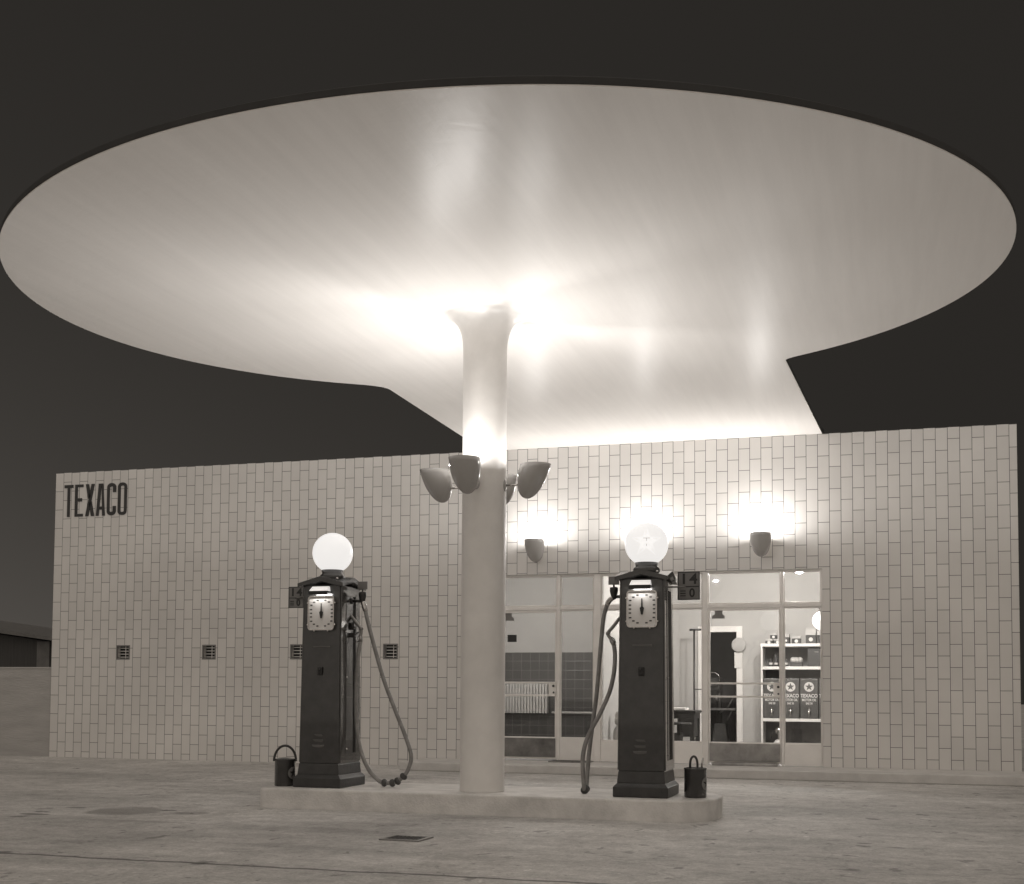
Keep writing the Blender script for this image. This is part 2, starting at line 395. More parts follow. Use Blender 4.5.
for a, b, c, d, dep in [(v0, v1, VZ0, VZ1, .10) for v0, v1 in vents] + [(OX0, OX1, 0, OZ1, .14)]:
    quad((a,0,c),(a,0,d),(a,dep,d),(a,dep,c)); quad((b,0,d),(b,0,c),(b,dep,c),(b,dep,d))
    quad((a,0,d),(b,0,d),(b,dep,d),(a,dep,d))
    if c > 0: quad((a,0,c),(a,dep,c),(b,dep,c),(b,0,c))
quad((0,0,H),(W,0,H),(W,.24,H),(0,.24,H))
facade = f.build('facade', M_tile, bld, recalc=False)
MB().box(0, .24, .003, 8, 0, H-.004).build('side_wall', M_tile, bld)
MB().box(W-.24, W, .003, 8, 0, H-.004).build('side_wall', M_tile, bld)
MB().box(.242, W-.242, 7.76, 8, 0, H-.004).build('rear_wall', M_tile, bld)
MB().box(.242, W-.242, .25, 7.75, H-.45, H-.30).build('roof', M_roofing, bld)
for v0, v1 in vents:
    o = MB().box(v0+.002, v1-.002, .085, .098, VZ0+.002, VZ1-.002).build('air_vent', M_black, bld)
    b = MB()
    for k in range(4): b.box(v0+.02, v1-.004, .03, .075, VZ0+.022+k*.043, VZ0+.030+k*.043, M=None)
    b.box(v0+.125, v0+.133, .028, .03, VZ0+.004, VZ1-.004)
    b.build('louvre', M_white, o)
    t = .012
    MB().ring([(v0-t,VZ0-t),(v1+t,VZ0-t),(v1+t,VZ1+t),(v0-t,VZ1+t)], [(v0+.006,VZ0+.006),(v1-.006,VZ0+.006),(v1-.006,VZ1-.006),(v0+.006,VZ1-.006)], -.004, .02).build('vent_frame', M_sign, o)

# interior shells
ins = MB(); ins.box(5.6, 12.6, .15, 4.3, -.05, .10); ins.build('interior_floor', M_infloor, bld)
MB().box(5.6, 12.6, .245, 4.3, 2.92, 3.0).build('interior_ceiling', M_inwall, bld)
MB().box(5.5, 5.6, .15, 4.3, 0, 3.0).build('partition', M_inwall2, bld)
MB().box(8.19, 8.29, .145, 4.0, .10, 2.92).build('partition', M_inwall, bld)
MB().box(12.5, 12.6, .15, 4.3, 0, 3.0).build('partition', M_inwall, bld)
MB().box(5.6, 12.6, .14, .244, 2.535, 2.92).build('lintel', M_inwall, bld)
MB().box(5.6, 6.715, .14, .244, .10, 2.534).build('inner_lining', M_inwall2, bld)
MB().box(11.065, 12.5, .14, .244, .10, 2.534).build('inner_lining', M_inwall, bld)
MB().box(5.6, 8.19, 4.0, 4.1, 1.64, 2.92).build('rear_partition', M_inwall2, bld)
MB().box(5.6, 8.19, 3.985, 4.1, .10, 1.639).build('tiled_dado', M_wains, bld)
b = MB(); DX0, DX1, DZ = 9.05, 9.56, 1.95
b.box(8.29, DX0, 4.0, 4.1, .10, 2.92); b.box(DX1, 12.5, 4.0, 4.1, .10, 2.92); b.box(DX0, DX1, 4.0, 4.1, DZ, 2.92)
b.build('rear_partition', M_inwall, bld)
b = MB(); b.box(DX0-.09, DX0, 3.97, 4.11, .10, DZ+.09, .004); b.box(DX1, DX1+.09, 3.97, 4.11, .10, DZ+.09, .004); b.box(DX0, DX1, 3.97, 4.11, DZ, DZ+.09, .004)
b.build('doorway_frame', M_white, bld)
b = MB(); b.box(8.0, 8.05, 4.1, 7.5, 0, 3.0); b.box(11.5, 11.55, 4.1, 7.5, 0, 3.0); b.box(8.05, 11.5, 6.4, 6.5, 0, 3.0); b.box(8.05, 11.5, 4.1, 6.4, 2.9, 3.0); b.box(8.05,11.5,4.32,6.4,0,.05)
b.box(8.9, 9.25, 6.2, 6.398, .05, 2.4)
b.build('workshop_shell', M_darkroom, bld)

# shop front joinery, all one thickness range y .03-.09
fr = MB()
Z0, ZT0, ZT1, ZH = .107, 2.065, 2.112, 2.508
posts = [(6.722,6.742),(7.698,7.739),(8.187,8.282),(9.591,9.658),(10.561,10.592),(11.045,11.058)]
for a, c in posts: fr.box(a, c, .028, .10, Z0, 2.526, .004)
heads = [(posts[i][1], posts[i+1][0]) for i in range(5)]
for a, c in heads: fr.box(a+.001, c-.001, .034, .095, ZH, 2.526, .003); fr.box(a+.001, c-.001, .032, .10, ZT0, ZT1, .004)
fr.build('shopfront_frame', M_white, bld)
def leafframe(x0, x1, z0, z1, y0, y1, st, top, bot):
    m = MB(); m.box(x0, x0+st, y0, y1, z0, z1, .003); m.box(x1-st, x1, y0, y1, z0, z1, .003)
    m.box(x0+st+.0005, x1-st-.0005, y0+.001, y1-.001, z1-top, z1, .003); m.box(x0+st+.0005, x1-st-.0005, y0+.001, y1-.001, z0, z0+bot, .003)
    return m
for a, c in heads:
    o = leafframe(a+.004, c-.004, ZT1+.003, ZH-.003, .042, .080, .012, .012, .012).build('transom_window', M_white, bld)
    MB().box(a+.016, c-.016, .060, .066, ZT1+.015, ZH-.015).build('pane', M_glass, o)
for a, c, zs_ in ((7.739,8.187,.40),(8.282,9.591,.375),(10.592,11.045,.375)):
    o = leafframe(a+.002, c-.002, zs_, ZT0-.003, .045, .085, .012, .014, .014).build('shop_window', M_white, bld)
    MB().box(a+.014, c-.014, .062, .068, zs_+.014, ZT0-.017).build('pane', M_glass, o)
    MB().box(a+.002, c-.002, .036, .09, Z0+.002, zs_-.002, .003).build('sill_panel', M_white, o)
door_parts = []
for a, c, zk, km, lx in ((6.742,7.698,.40,M_darkkick,7.60),(9.658,10.561,.375,M_kick,10.47)):
    x0, x1 = a+.004, c-.004
    o = leafframe(x0, x1, .125, ZT0-.004, .040, .082, .022, .030, .03).build('door', M_white, bld)
    MB().box(x0+.023, x1-.023, .041, .080, zk-.006, zk+.012, .002).build('middle_rail', M_white, o)
    MB().box(x0+.023, x1-.023, .058, .064, zk+.012, ZT0-.034).build('pane', M_glass, o)
    MB().box(x0+.012, x1-.012, .030, .044, .15, zk-.004, .003).build('kick_plate', km, o)
    for z in (.94, 1.105): MB().box(x0+.012, x1-.01, .006, .028, z, z+.024, .004).build('push_bar', M_white, o)
    lp = MB().prism(rrect(lx-.005, x1-.005, .955, 1.115, .008), .012, .038); lp.build('lock_plate', M_white, o)
    kn = MB(); kn.sphere((x1-.03, -.012, 1.075), .016); kn.cyl((x1-.03,0,1.075),(x1-.03,.014,1.075),.007)
    kn.build('door_knob', M_iron, o); MB().sphere((x1-.03, .003, .99), .012).build('keyhole', M_iron, o)
    # small stuck-on notice near the top of each glass
    xs_ = a + .125 if a > 8 else a + .28
    st = MB(); st.prism([(xs_-.075,1.93),(xs_+.085,1.93),(xs_+.085,1.965),(xs_+.055,1.985),(xs_+.055,2.03),(xs_-.04,2.03),(xs_-.04,1.985),(xs_-.075,1.965)], .0545, .0565)
    st.build('glass_sticker', M_sign, o)
    if a < 8: MB().box(7.02, 7.145, .0545, .0565, 1.65, 1.745).build('glass_sticker', M_signdark, o)

# door grates
def grate(name, label, x0, x1, y0, y1, z):
    t = thing(name, label, 'grate', ((x0+x1)/2, (y0+y1)/2, z)); hx, hy = (x1-x0)/2, (y1-y0)/2
    m = MB(); n = int(hx*2/.03)
    for i in range(n+1): m.box(-hx+i*2*hx/n-.004, -hx+i*2*hx/n+.004, -hy+.012, hy-.012, .001, .014)
    for y in (-hy*.33, hy*.33): m.box(-hx, hx, y-.004, y+.004, .002, .0125)
    m.build('bars', M_iron, t)
    q = MB().ring([(-hx-.01,-hy-.01),(hx+.01,-hy-.01),(hx+.01,hy+.01),(-hx-.01,hy+.01)], [(-hx,-hy),(hx,-hy),(hx,hy),(-hx,hy)], .001, .016, M=Matrix(((1,0,0,0),(0,0,1,0),(0,1,0,0),(0,0,0,1))))
    q.build('rim', M_dull, t); return t
grate('door_grate', 'dark bar grate in the pavement before the narrow window beside the left shop door', 7.70, 8.20, -.34, -.06, .107)
st = thing('door_step', 'worn metal step plate at the foot of the right shop door', 'step', (10.13, -.10, .107))
MB().box(-.40, .40, -.095, .095, 0, .035, .008).build('tread', M_kick, st)
m = MB()
for k in range(6): m.box(-.38, .38, -.08+k*.03, -.07+k*.03, .034, .039)
m.build('tread_rib', M_dull, st)

# ------------------------------------------------------------------ lettering on the wall
wl = thing('wall_lettering', 'dark condensed capital letters spelling a name high on the left of the tiled wall', 'sign', (.16, 0, 3.535))
hh = .475; y0, y1 = -.012, -.001; wdt = .150; sp = .183; b_ = .044
polys = {
 'T': [[(0,hh-b_),(wdt,hh-b_),(wdt,hh),(0,hh)],[(wdt/2-b_/2,0),(wdt/2+b_/2,0),(wdt/2+b_/2,hh-b_),(wdt/2-b_/2,hh-b_)]],
 'E': [[(0,0),(b_,0),(b_,hh),(0,hh)],[(b_,0),(.14,0),(.14,b_*.9),(b_,b_*.9)],[(b_,hh-b_*.9),(.14,hh-b_*.9),(.14,hh),(b_,hh)],[(b_,hh*.52-.024),(.12,hh*.52-.024),(.12,hh*.52+.024),(b_,hh*.52+.024)]],
 'X': [[(0,0),(b_+.008,0),(wdt,hh),(wdt-b_-.008,hh)],[(wdt-b_-.008,0),(wdt,0),(wdt*.5+.030,hh*.46),(wdt*.5-.012,hh*.40)],[(0,hh),(b_+.008,hh),(wdt*.5+.012,hh*.60),(wdt*.5-.030,hh*.54)]],
 'A': [[(0,0),(b_,0),(wdt/2+.012,hh),(wdt/2-.036,hh)],[(wdt-b_,0),(wdt,0),(wdt/2+.036,hh),(wdt/2+.012,hh)],[(.048,.09),(wdt-.048,.09),(wdt-.055,.135),(.055,.135)]],
}
x = 0
for i, ch in enumerate('TEXACO'):
    m = MB()
    if ch in 'OC':
        o_ = rrect(x, x+.15, 0, hh, .062, 6); n_ = rrect(x+b_, x+.15-b_, b_, hh-b_, .020, 6)
        if ch == 'O': m.ring(o_, n_, y0, y1)
        else:
            def clip(pts, inner):
                return pts
            m.box(x, x+b_, y0, y1, .06, hh-.06)
            for zz, s in ((hh-.06, 1), (.06, -1)):
                cx = x+.075; arc = [(cx + .075*math.cos(R(180-180*k/12)), zz + s*.06*math.sin(R(180*k/12))) for k in range(13)]
                inn = [(cx + .023*math.cos(R(180-180*k/12)), zz + s*.012*math.sin(R(180*k/12))) for k in range(13)]
                m.prism(arc + inn[::-1], y0, y1)
                m.box(cx+.023, x+.15, y0, y1, min(zz, zz-s*.075), max(zz, zz-s*.075))
    else:
        for q in polys[ch]: m.prism([(x+px, pz) for px, pz in q], y0, y1)
    m.build('letter', M_letters, wl); x += sp

# ------------------------------------------------------------------ canopy
can = thing('canopy', 'huge white oval concrete canopy on one round column joined to the building', 'canopy')
CX, CY, CA, CB = 8.856, -6.416, 3.852, 3.264
def ell(a, b, t): return (CX + a*math.cos(t), CY + b*math.sin(t))
# outline: from right neck junction clockwise around the oval to the left neck junction, then back to the wall
def tx(x, side):                                  # ellipse angle where the neck edge leaves the oval
    t = math.acos(max(-1, min(1, (x-CX)/CA))); return t
tR, tL = tx(10.90, 1), tx(6.80, -1)
N_ = 150; outl = []
a0 = tR; a1 = tL - 2*PI
for i in range(N_+1): outl.append(ell(CA, CB, a0 + (a1-a0)*i/N_))
# soften the two inner corners
def corner(pa, pc, pb, n=5):
    pa, pc, pb = Vector(pa), Vector(pc), Vector(pb); return [tuple((1-t)**2*pa + 2*t*(1-t)*pc + t*t*pb) for t in [i/n for i in range(n+1)]]
left = corner(outl[-4], outl[-1], (outl[-1][0]-.02, outl[-1][1]+.16)); right_ = corner((outl[0][0]+.01, outl[0][1]+.06), outl[0], outl[2])
outl = right_ + outl[3:-4] + left + [(6.70, .22), (11.082, .22)]
slab = MB(); bm = slab.bm; n = len(outl)
def inset(d):
    out = []
    for i, (x_, y_) in enumerate(outl):
        p_, q_ = Vector(outl[i-1]), Vector(outl[(i+1) % n]); t = (q_-p_).normalized(); nn = Vector((t.y, -t.x))
        c = Vector((x_, y_)); dirc = nn if (nn.dot(Vector((CX, CY+1.5)) - c) > 0) else -nn
        if y_ > .1: dirc = Vector((0,0))
        out.append(c + dirc*d)
    return out
levels = [(0.0, H+.001), (0.0, H+.001), (-.004, H+.010), (0.0, H+.050), (.030, H+.07), (.6, H+.10)]
rings = []
for d, z in levels[1:]: rings.append([bm.verts.new((c.x, c.y, z)) for c in inset(d)])
for ra, rb in zip(rings[1:], rings[2:]):
    for i in range(n):
        j = (i+1) % n
        fc = bm.faces.new((ra[i], ra[j], rb[j], rb[i]))
bm.faces.new(rings[-1]); bm.faces.new(rings[1][::-1])
for v in rings[0]: bm.verts.remove(v)
slab.build('roof_edge', M_edge, can)
under = MB(); c_ = inset(.001)
ra = [under.bm.verts.new((c.x, c.y, H+.001)) for c in c_]; rb = [under.bm.verts.new((c.x, c.y, H+.009)) for c in c_]
under.bm.faces.new(ra); under.bm.faces.new(rb[::-1])
for i in range(n): under.bm.faces.new((ra[i], ra[(i+1)%n], rb[(i+1)%n], rb[i]))
under.build('roof_slab', M_plaster, can)
COLX, COLY, CR = 8.555, -5.685, .187
IZ = .165
prof = [(CR, IZ+.0015), (CR, 2.0), (CR, 3.86)]
for k in range(1, 15):
    a = R(90*k/14); prof.append((CR + .17*(1-math.cos(a))**1.2, 3.86 + (H+.0005-3.86)*math.sin(a)))
col = MB().lathe([(r, z) for r, z in prof], 72, Matrix.Translation((COLX, COLY, 0)))
col.build('column', M_column, can, recalc=True)

# ------------------------------------------------------------------ upward lamps (built once, copied)
def bowl_profile(Rm, h, n=14):
    out = []
    for k in range(n+1):
        u = (k/n)**2; out.append((Rm*(1-(1-u)**2.3)**.5 if k else 0.0, h*u))
    return out
def make_lamp(name, label, group, watts, up, quad):
    t = thing(name, label, 'lamp', group=group)
    # local: +x outward from the mounting face, z=0 at the arm
    rimz, tip, Rm = .165, -.12, .130
    out = bowl_profile(Rm, rimz-tip); inn = bowl_profile(Rm-.004, rimz-tip-.004)
    sh = lambda z: .20 + .075*((z-tip)/(rimz-tip))**1.1 if z > tip else .20
    pr = [(r, tip+z) for r, z in out] + [(r, tip+.004+z) for r, z in inn[::-1]]
    MB().lathe(pr, 48, shear=lambda z: sh(max(z, tip+1e-6))).build('shade', M_lampshade, t)
    m = MB(); m.cyl((.004,0,0), (.155,0,0), .0075); m.build('arm', M_chrome, t)
    m = MB(); m.lathe([(0,.014),(.028,.012),(.040,.006),(.042,0)], 28, Matrix.Rotation(R(90), 4, 'Y') @ Matrix.Diagonal((1.25,.8,1,1))); m.build('mounting_plate', M_lampshade, t)
    bz = rimz-.045
    b = MB().sphere((sh(bz)+.0, 0, bz-.045), .036, 16, 10).build('bulb', M_bulb, t)
    lt = bpy.data.lights.new(name + '_light', 'POINT'); lt.energy = watts; lt.shadow_soft_size = .05; lt.color = (1, .972, .94)
    lt.use_nodes = True; ln, ll = lt.node_tree.nodes, lt.node_tree.links
    fo = ln.new('ShaderNodeLightFalloff'); fo.inputs['Strength'].default_value = 1.0; fo.inputs['Smooth'].default_value = 0.0
    mxf = ln.new('ShaderNodeMix'); mxf.data_type = 'FLOAT'; mxf.inputs['Factor'].default_value = abs(quad)
    ll.new(fo.outputs['Linear'], mxf.inputs['A']); ll.new(fo.outputs['Quadratic' if quad > 0 else 'Constant'], mxf.inputs['B'])
    ll.new(mxf.outputs['Result'], ln['Emission'].inputs['Strength'])
    lo_ = bpy.data.objects.new(name + '_light', lt); COL.objects.link(lo_); lo_.parent = t; lo_.location = (sh(bz), 0, bz+up)
    MB().cyl((sh(bz), 0, bz-.075), (sh(bz)-.02, 0, tip+.03), .016).build('bulb_holder', M_chrome, t)
    return t
lamp_spots = [
    (-111, 'pale lit bowl lamp on the far left of the canopy column, its lit side showing'),
    (-21, 'dark fronted bowl lamp facing the viewer on the front of the canopy column'),
    (69, 'grey bowl lamp leaning out on the right of the canopy column'),
    (159, 'bowl lamp half hidden behind the right edge of the canopy column')]
L0 = make_lamp('column_lamp', lamp_spots[0][1], 'upturned lamps around the column', 31, .025, .22)
for i, (deg, lab) in enumerate(lamp_spots):
    a = R(-90 + deg) + R(17)*0
    # 0 deg looks at the camera: camera bearing from the column
    base = math.atan2(-15.707-COLY, 11.827-COLX); a = base + R(deg)
    loc = (COLX + (CR-.002)*math.cos(a), COLY + (CR-.002)*math.sin(a), 2.735)
    if i == 0: L0.location = loc; L0.rotation_euler = (0,0,a)
    else: dup(L0, loc, a, lab, (31, 31, 17, 30)[i])
wall_spots = [(7.47, 'bowl lamp on the tiled wall above the left shop door beside the column'), (8.90, 'bowl lamp on the tiled wall hidden behind the right pump globe'), (10.345, 'bowl lamp on the tiled wall above the right shop door')]
L1 = make_lamp('wall_lamp', wall_spots[0][1], 'upturned lamps along the shop front', 33, .050, .5)
for i, (x_, lab) in enumerate(wall_spots):
    loc = (x_, -.001, 2.79)
    if i == 0: L1.location = loc; L1.rotation_euler = (0,0,R(-90))
    else: dup(L1, loc, R(-90), lab, (33, 31, 42)[i])

# ------------------------------------------------------------------ pump island
isl = MB()
Y0, Y1, X0_, X1_ = -6.065, -5.05, 6.67, 10.53
pts = []
for cx, cy, a, rr in ((X1_-.42, Y1-.42, 0, .42), (X0_+.12, Y1-.12, 90, .12), (X0_+.06, Y0+.06, 180, .06), (X1_-.42, Y0+.42, 270, .42)):
    for k in range(9): pts.append((cx + rr*math.cos(R(a+90*k/8)), cy + rr*math.sin(R(a+90*k/8))))
bm = isl.bm; cxm = (X0_+X1_)/2; cym = (Y0+Y1)/2
def ir(d, z): return [bm.verts.new((x_ - math.copysign(min(d, 9), x_-cxm)*(1 if abs(x_-cxm) > .5 else 0), y_ - math.copysign(d, y_-cym), z)) for x_, y_ in pts]
rs = [ir(0, 0), ir(0, IZ-.014), ir(.004, IZ-.004), ir(.014, IZ)]
for ra, rb in zip(rs, rs[1:]):
    for i in range(len(pts)): bm.faces.new((ra[i], ra[(i+1) % len(pts)], rb[(i+1) % len(pts)], rb[i]))
bm.faces.new(rs[-1]); bm.faces.new(rs[0][::-1])
tag(isl.build('pump_island', M_island), 'long low concrete kerb island carrying two pumps and the canopy column', 'island')

# ------------------------------------------------------------------ fuel pumps
def make_pump(label, loc, side, emblem, hose_pts, nozzle, flag, group='clock faced petrol pumps on the island'):
    """local origin: centre of the base on the island top; front is -y; side = +1 hose on +x, -1 on -x"""
    t = thing('fuel_pump', label, 'petrol pump', loc, 0, group)
    bx, by = .222, .270                                # base half sizes
    m = MB(); m.frustum((-bx,bx,-by,by), (-bx,bx,-by,by), .001, .085, .008); m.frustum((-bx+.004,bx-.004,-by+.004,by-.004), (-bx+.03,bx-.03,-by+.03,by-.03), .0845, .112, .003)
    m.frustum((-bx+.028,bx-.028,-by+.028,by-.028), (-bx+.038,bx-.038,-by+.038,by-.038), .111, .205, .005)
    m.build('base', M_pumpbase, t)
    hb, ht, db, dt = .186, .172, .222, .206; zb, zt = .20, 1.752
    m = MB(); m.frustum((-hb,hb,-db,db), (-ht,ht,-dt,dt), zb, zt, .010)
    m.build('cabinet', M_pump, t)
    # framed side doors, recessed look: raised stiles around a panel on each flank
    lerp = lambda a, b, z: a + (b-a)*(z-zb)/(zt-zb)
    for sx in (-1, 1):
        m = MB()
        def strip(ya, yb, z0, z1, th=.010):
            vs = []
            for z in (z0, z1):
                h_ = lerp(hb, ht, z); k = lerp(1, dt/db, z)
                for xx, yy in ((h_-.004, ya*k),(h_+th, ya*k),(h_+th, yb*k),(h_-.004, yb*k)): vs.append(m.bm.verts.new((sx*xx, yy, z)))
            for q in ((0,1,2,3),(4,5,6,7),(0,1,5,4),(1,2,6,5),(2,3,7,6),(3,0,4,7)): m.bm.faces.new([vs[i] for i in q])
        strip(-.205, -.110, .215, 1.735); strip(.110, .205, .215, 1.735); strip(-.108, .108, .215, .29); strip(-.108, .108, 1.66, 1.735)
        strip(-.112, -.100, .29, 1.66, .014); strip(.100, .112, .29, 1.66, .014)
        m.build('side_frame', M_pumpside, t)
        for zk in (.33, .95): MB().sphere((sx*(lerp(hb,ht,zk)+.012), -.09, zk), .009, 12, 8).build('door_catch', M_chrome, t)
    # cross-gabled cap
    m = MB(); ex, ey = .214, .250
    ze, zp, ov = 1.762, 1.822, .032
    bm = m.bm
    lo = [bm.verts.new((x_, y_, ze-ov)) for x_, y_ in ((-ex,-ey),(ex,-ey),(ex,ey),(-ex,ey))]
    cr = [bm.verts.new((x_, y_, ze)) for x_, y_ in ((-ex,-ey),(ex,-ey),(ex,ey),(-ex,ey))]
    md = [bm.verts.new(p_) for p_ in ((0,-ey,zp),(ex,0,zp),(0,ey,zp),(-ex,0,zp))]
    mdl = [bm.verts.new(p_) for p_ in ((0,-ey,zp-ov*1.3),(ex,0,zp-ov*1.3),(0,ey,zp-ov*1.3),(-ex,0,zp-ov*1.3))]
    ce = bm.verts.new((0,0,zp+.012)); cb = bm.verts.new((0,0,ze-ov))
    for i in range(4):
        j = (i+1) % 4
        bm.faces.new((cr[i], md[i], ce)); bm.faces.new((md[i], cr[j], ce))
        bm.faces.new((lo[i], mdl[i], md[i], cr[i])); bm.faces.new((mdl[i], lo[j], cr[j], md[i]))
        bm.faces.new((mdl[i], lo[i], cb)); bm.faces.new((lo[j], mdl[i], cb))
    m.build('roof_cap', M_roofcap, t)
    for x_, y_ in ((-.115,-.15),(.115,-.15),(.115,.15),(-.115,.15)): MB().sphere((x_, y_, 1.806), .012, 12, 8).build('lifting_eye', M_chrome, t)
    # front trim panel line and small fittings
    m = MB(); m.box(-.075, .085, -db+.004, -db+.02, 1.205, 1.217, .003)
    m.build('name_strip', M_louvre, t)
    m = MB(); m.box(-.022, .022, -.232, -.208, .965, 1.035, .004); m.sphere((0,-.232,1.01), .010, 12, 8); m.cyl((0,-.228,.98),(0,-.244,.98),.005); m.build('lock', M_black, t)
    m = MB()
    for k, w_ in enumerate((.055,.045,.035)):
        zc = .355 + k*.045; yf = -lerp(db,dt,zc)
        m.lathe([(0,0),(w_*.6,.003),(w_,0)], 16, Matrix.Translation((-.01+.004*k, yf-.001, zc)) @ Matrix.Diagonal((1,1,.22,1)) @ Matrix.Rotation(R(90),4,'X') )
        m.box(-.01-w_, -.01+w_, yf-.010, yf+.004, zc+.003, zc+.011, .002)
    m.build('louvre', M_louvre, t)
    # globe on its collar
    zc = 2.048; gr = .178
    m = MB(); m.lathe([(.112,1.80),(.112,1.838),(.104,1.852),(.092,1.862),(.096,1.895)], 40, cap0=True, cap1=True); m.build('globe_collar', M_roofcap, t)
    gl = MB().sphere((0,0,zc), gr, 48, 28, s=(1,1,1)).build('globe', M_globe, t)
    rx = Matrix.Translation((0, 0, zc)) @ Matrix.Rotation(emblem or 0.0, 4, 'Z')
    if emblem is not None:
        def wrap(mb, off):
            for v in mb.bm.verts:
                q = min(.98, math.hypot(v.co.x, v.co.z)/gr); v.co.y = -(gr*math.sqrt(1-q*q) + off + (v.co.y))
        s_ = MB(); pts_ = star(.125, 0, 0)
        c0 = s_.bm.verts.new((0,0,0)); ring_ = []
        for i in range(10):
            a_, b_2 = Vector(pts_[i]), Vector(pts_[(i+1)%10])
            for k in range(4): q = a_.lerp(b_2, k/4); ring_.append(s_.bm.verts.new((q.x, 0, q.y)))
        mid = [s_.bm.verts.new((v.co.x*.5, 0, v.co.z*.5)) for v in ring_]
        for i in range(len(ring_)):
            j = (i+1) % len(ring_); s_.bm.faces.new((mid[i], mid[j], ring_[j], ring_[i])); s_.bm.faces.new((c0, mid[j], mid[i]))
        wrap(s_, .0015)
        for v in s_.bm.verts: v.co = rx @ v.co
        s_.build('star_emblem', M_star, gl)
        l_ = MB(); 
        for x0,x1,z0,z1 in ((-.028,.028,.026,.033),(-.0035,.0035,-.036,.026)): 
            l_.box(x0,x1,0,.0008,z0,z1)
        wrap(l_, .0026)
        for v in l_.bm.verts: v.co = rx @ v.co
        l_.build('emblem_letter', M_globeT, gl)
    else:
        pass
    # dial with bezel, figures, hand and hooded lamp
    yd = -.222; dx0, dx1, dz0, dz1 = -.108, .120, 1.362, 1.640
    m = MB().prism(rrect(dx0, dx1, dz0, dz1, .022), yd-.004, yd+.03); dial = m.build('dial', M_dial, t)
    m = MB().ring(rrect(dx0-.010, dx1+.010, dz0-.010, dz1+.010, .030), rrect(dx0, dx1, dz0, dz1, .022), yd-.018, yd+.03); 
    for x_, z_ in ((dx0-.014,dz0+.04),(dx1+.014,dz0+.04),(dx0-.014,dz1-.05),(dx1+.014,dz1-.05),(dx0+.05,dz0-.014),(dx1-.05,dz0-.014)): m.sphere((x_, yd-.010, z_), .009, 10, 6)
    m.build('bezel', M_chrome, dial)
    cx, cz = (dx0+dx1)/2, (dz0+dz1)/2
    m = MB()
    for k in range(20):
        a = 2*PI*k/20; ca, sa = math.sin(a), math.cos(a); q = .098/max(abs(ca), abs(sa)*.88)
        q = min(q, .118); px, pz = cx+ca*q, cz+sa*q
        if abs(k-10) <= 0 or k == 0: continue
        hw = .010
        m.box(px-hw, px+hw, yd-.0052, yd-.003, pz-.0055, pz+.0055)
    m.build('dial_print', M_signdark, dial)
    m = MB(); m.prism([(cx-.004,cz+.085),(cx+.004,cz+.085),(cx+.006,cz+.02),(cx+.018,cz+.008),(cx+.014,cz-.012),(cx+.007,cz-.045),(cx-.007,cz-.045),(cx-.014,cz-.012),(cx-.018,cz+.008),(cx-.006,cz+.02)], yd-.011, yd-.008)
    m.cyl((cx,yd-.012,cz),(cx,yd,cz),.008); m.build('dial_hand', M_black, dial)
    # lamp hood: slanting bright window over a dark lip
    m = MB(); zz = 1.662; hx_ = -.008
    m.prism([(-.092,zz-.004),(.086,zz-.004),(.082,zz+.028),(-.088,zz+.028)], -.292, -.280); m.prism([(-.092,zz+.014),(.086,zz+.014),(.082,zz+.028),(-.088,zz+.028)], -.2795, -.17); hood = m.build('lamp_hood', M_black, t)
    m = MB(); bm = m.bm
    q = [(-.086,-.285,zz+.0285),(.080,-.285,zz+.0285),(.074,-.235,zz+.070),(-.078,-.235,zz+.070)]
    vs_ = [bm.verts.new(c) for c in q] + [bm.verts.new((c[0], -.17, c[2])) for c in q]
    for fidx in ((0,1,2,3),(0,4,5,1),(1,5,6,2),(2,6,7,3),(3,7,4,0)): bm.faces.new([vs_[i] for i in fidx])
    m.build('counter_window', M_counter, hood)
    # small tubular lamp under the hood that washes the dial from above
    MB().cyl((-.075,-.262,zz+.004),(.070,-.262,zz+.004),.006,seg=10).build('dial_lamp', M_diallamp_strong, hood)
    # hose boom, swivel and flag
    s = side
    m = MB(); m.cyl((s*.160,.03,1.622), (s*.278,.03,1.622), .013); m.cyl((s*.175,.03,1.622),(s*.187,.03,1.622),.026); m.sphere((s*.278,.03,1.622),.025,14,10)
    m.lathe([(.020,1.615),(.028,1.64),(.034,1.67),(.034,1.695),(.030,1.70),(0,1.705)], 20, Matrix.Translation((s*.278,.03,0))); m.cyl((s*.278,.03,1.70),(s*.278,.03,1.725),.007)
    sw = m.build('hose_swivel', M_iron, t)
    MB().box(s*.278-.046, s*.278+.046, .026, .034, 1.722, 1.792, .002).build('swivel_flag', M_sign, sw)
    hp = catmull([(s*.278,.03,1.622)] + hose_pts, 12)
    hose = MB().tube(hp, .0180, 14).build('hose', M_rubber, t)
    m = MB(); m.tube([hp[0], hp[4], hp[8], hp[12], hp[15]], .0215, 14); m.build('hose_ferrule', M_chrome, hose)
    # guard beads at the lowest bend
    lows = sorted(range(len(hp)), key=lambda i: hp[i].z)[:1][0]
    for off in BEADS[side]:
        i = max(1, min(len(hp)-2, lows+off)); c = hp[i]; d = (hp[i+1]-hp[i-1]).normalized()
        Mx = Matrix.Translation(c) @ d.to_track_quat('Z','Y').to_matrix().to_4x4()
        MB().lathe([(.018,-.022),(.026,-.019),(.034,-.007),(.034,.007),(.026,.019),(.018,.022)], 18, Mx).build('guard_bead', M_bead, hose)
    # nozzle hung in its boot on the cabinet side
    e = hp[-1]
    n0 = Vector(e); n1 = Vector(nozzle[0]); n2 = Vector(nozzle[1])
    m = MB(); m.tube(catmull([n0, n0.lerp(n1,.5), n1, n1.lerp(n2,.5), n2], 6), .0145, 12); m.tube([n2, n2 + (n2-n1)*.25], [.012,.010], 12)
    m.sphere(n1, .021, 14, 10); m.cyl(n0, n0 + (n1-n0).normalized()*.05, .019)
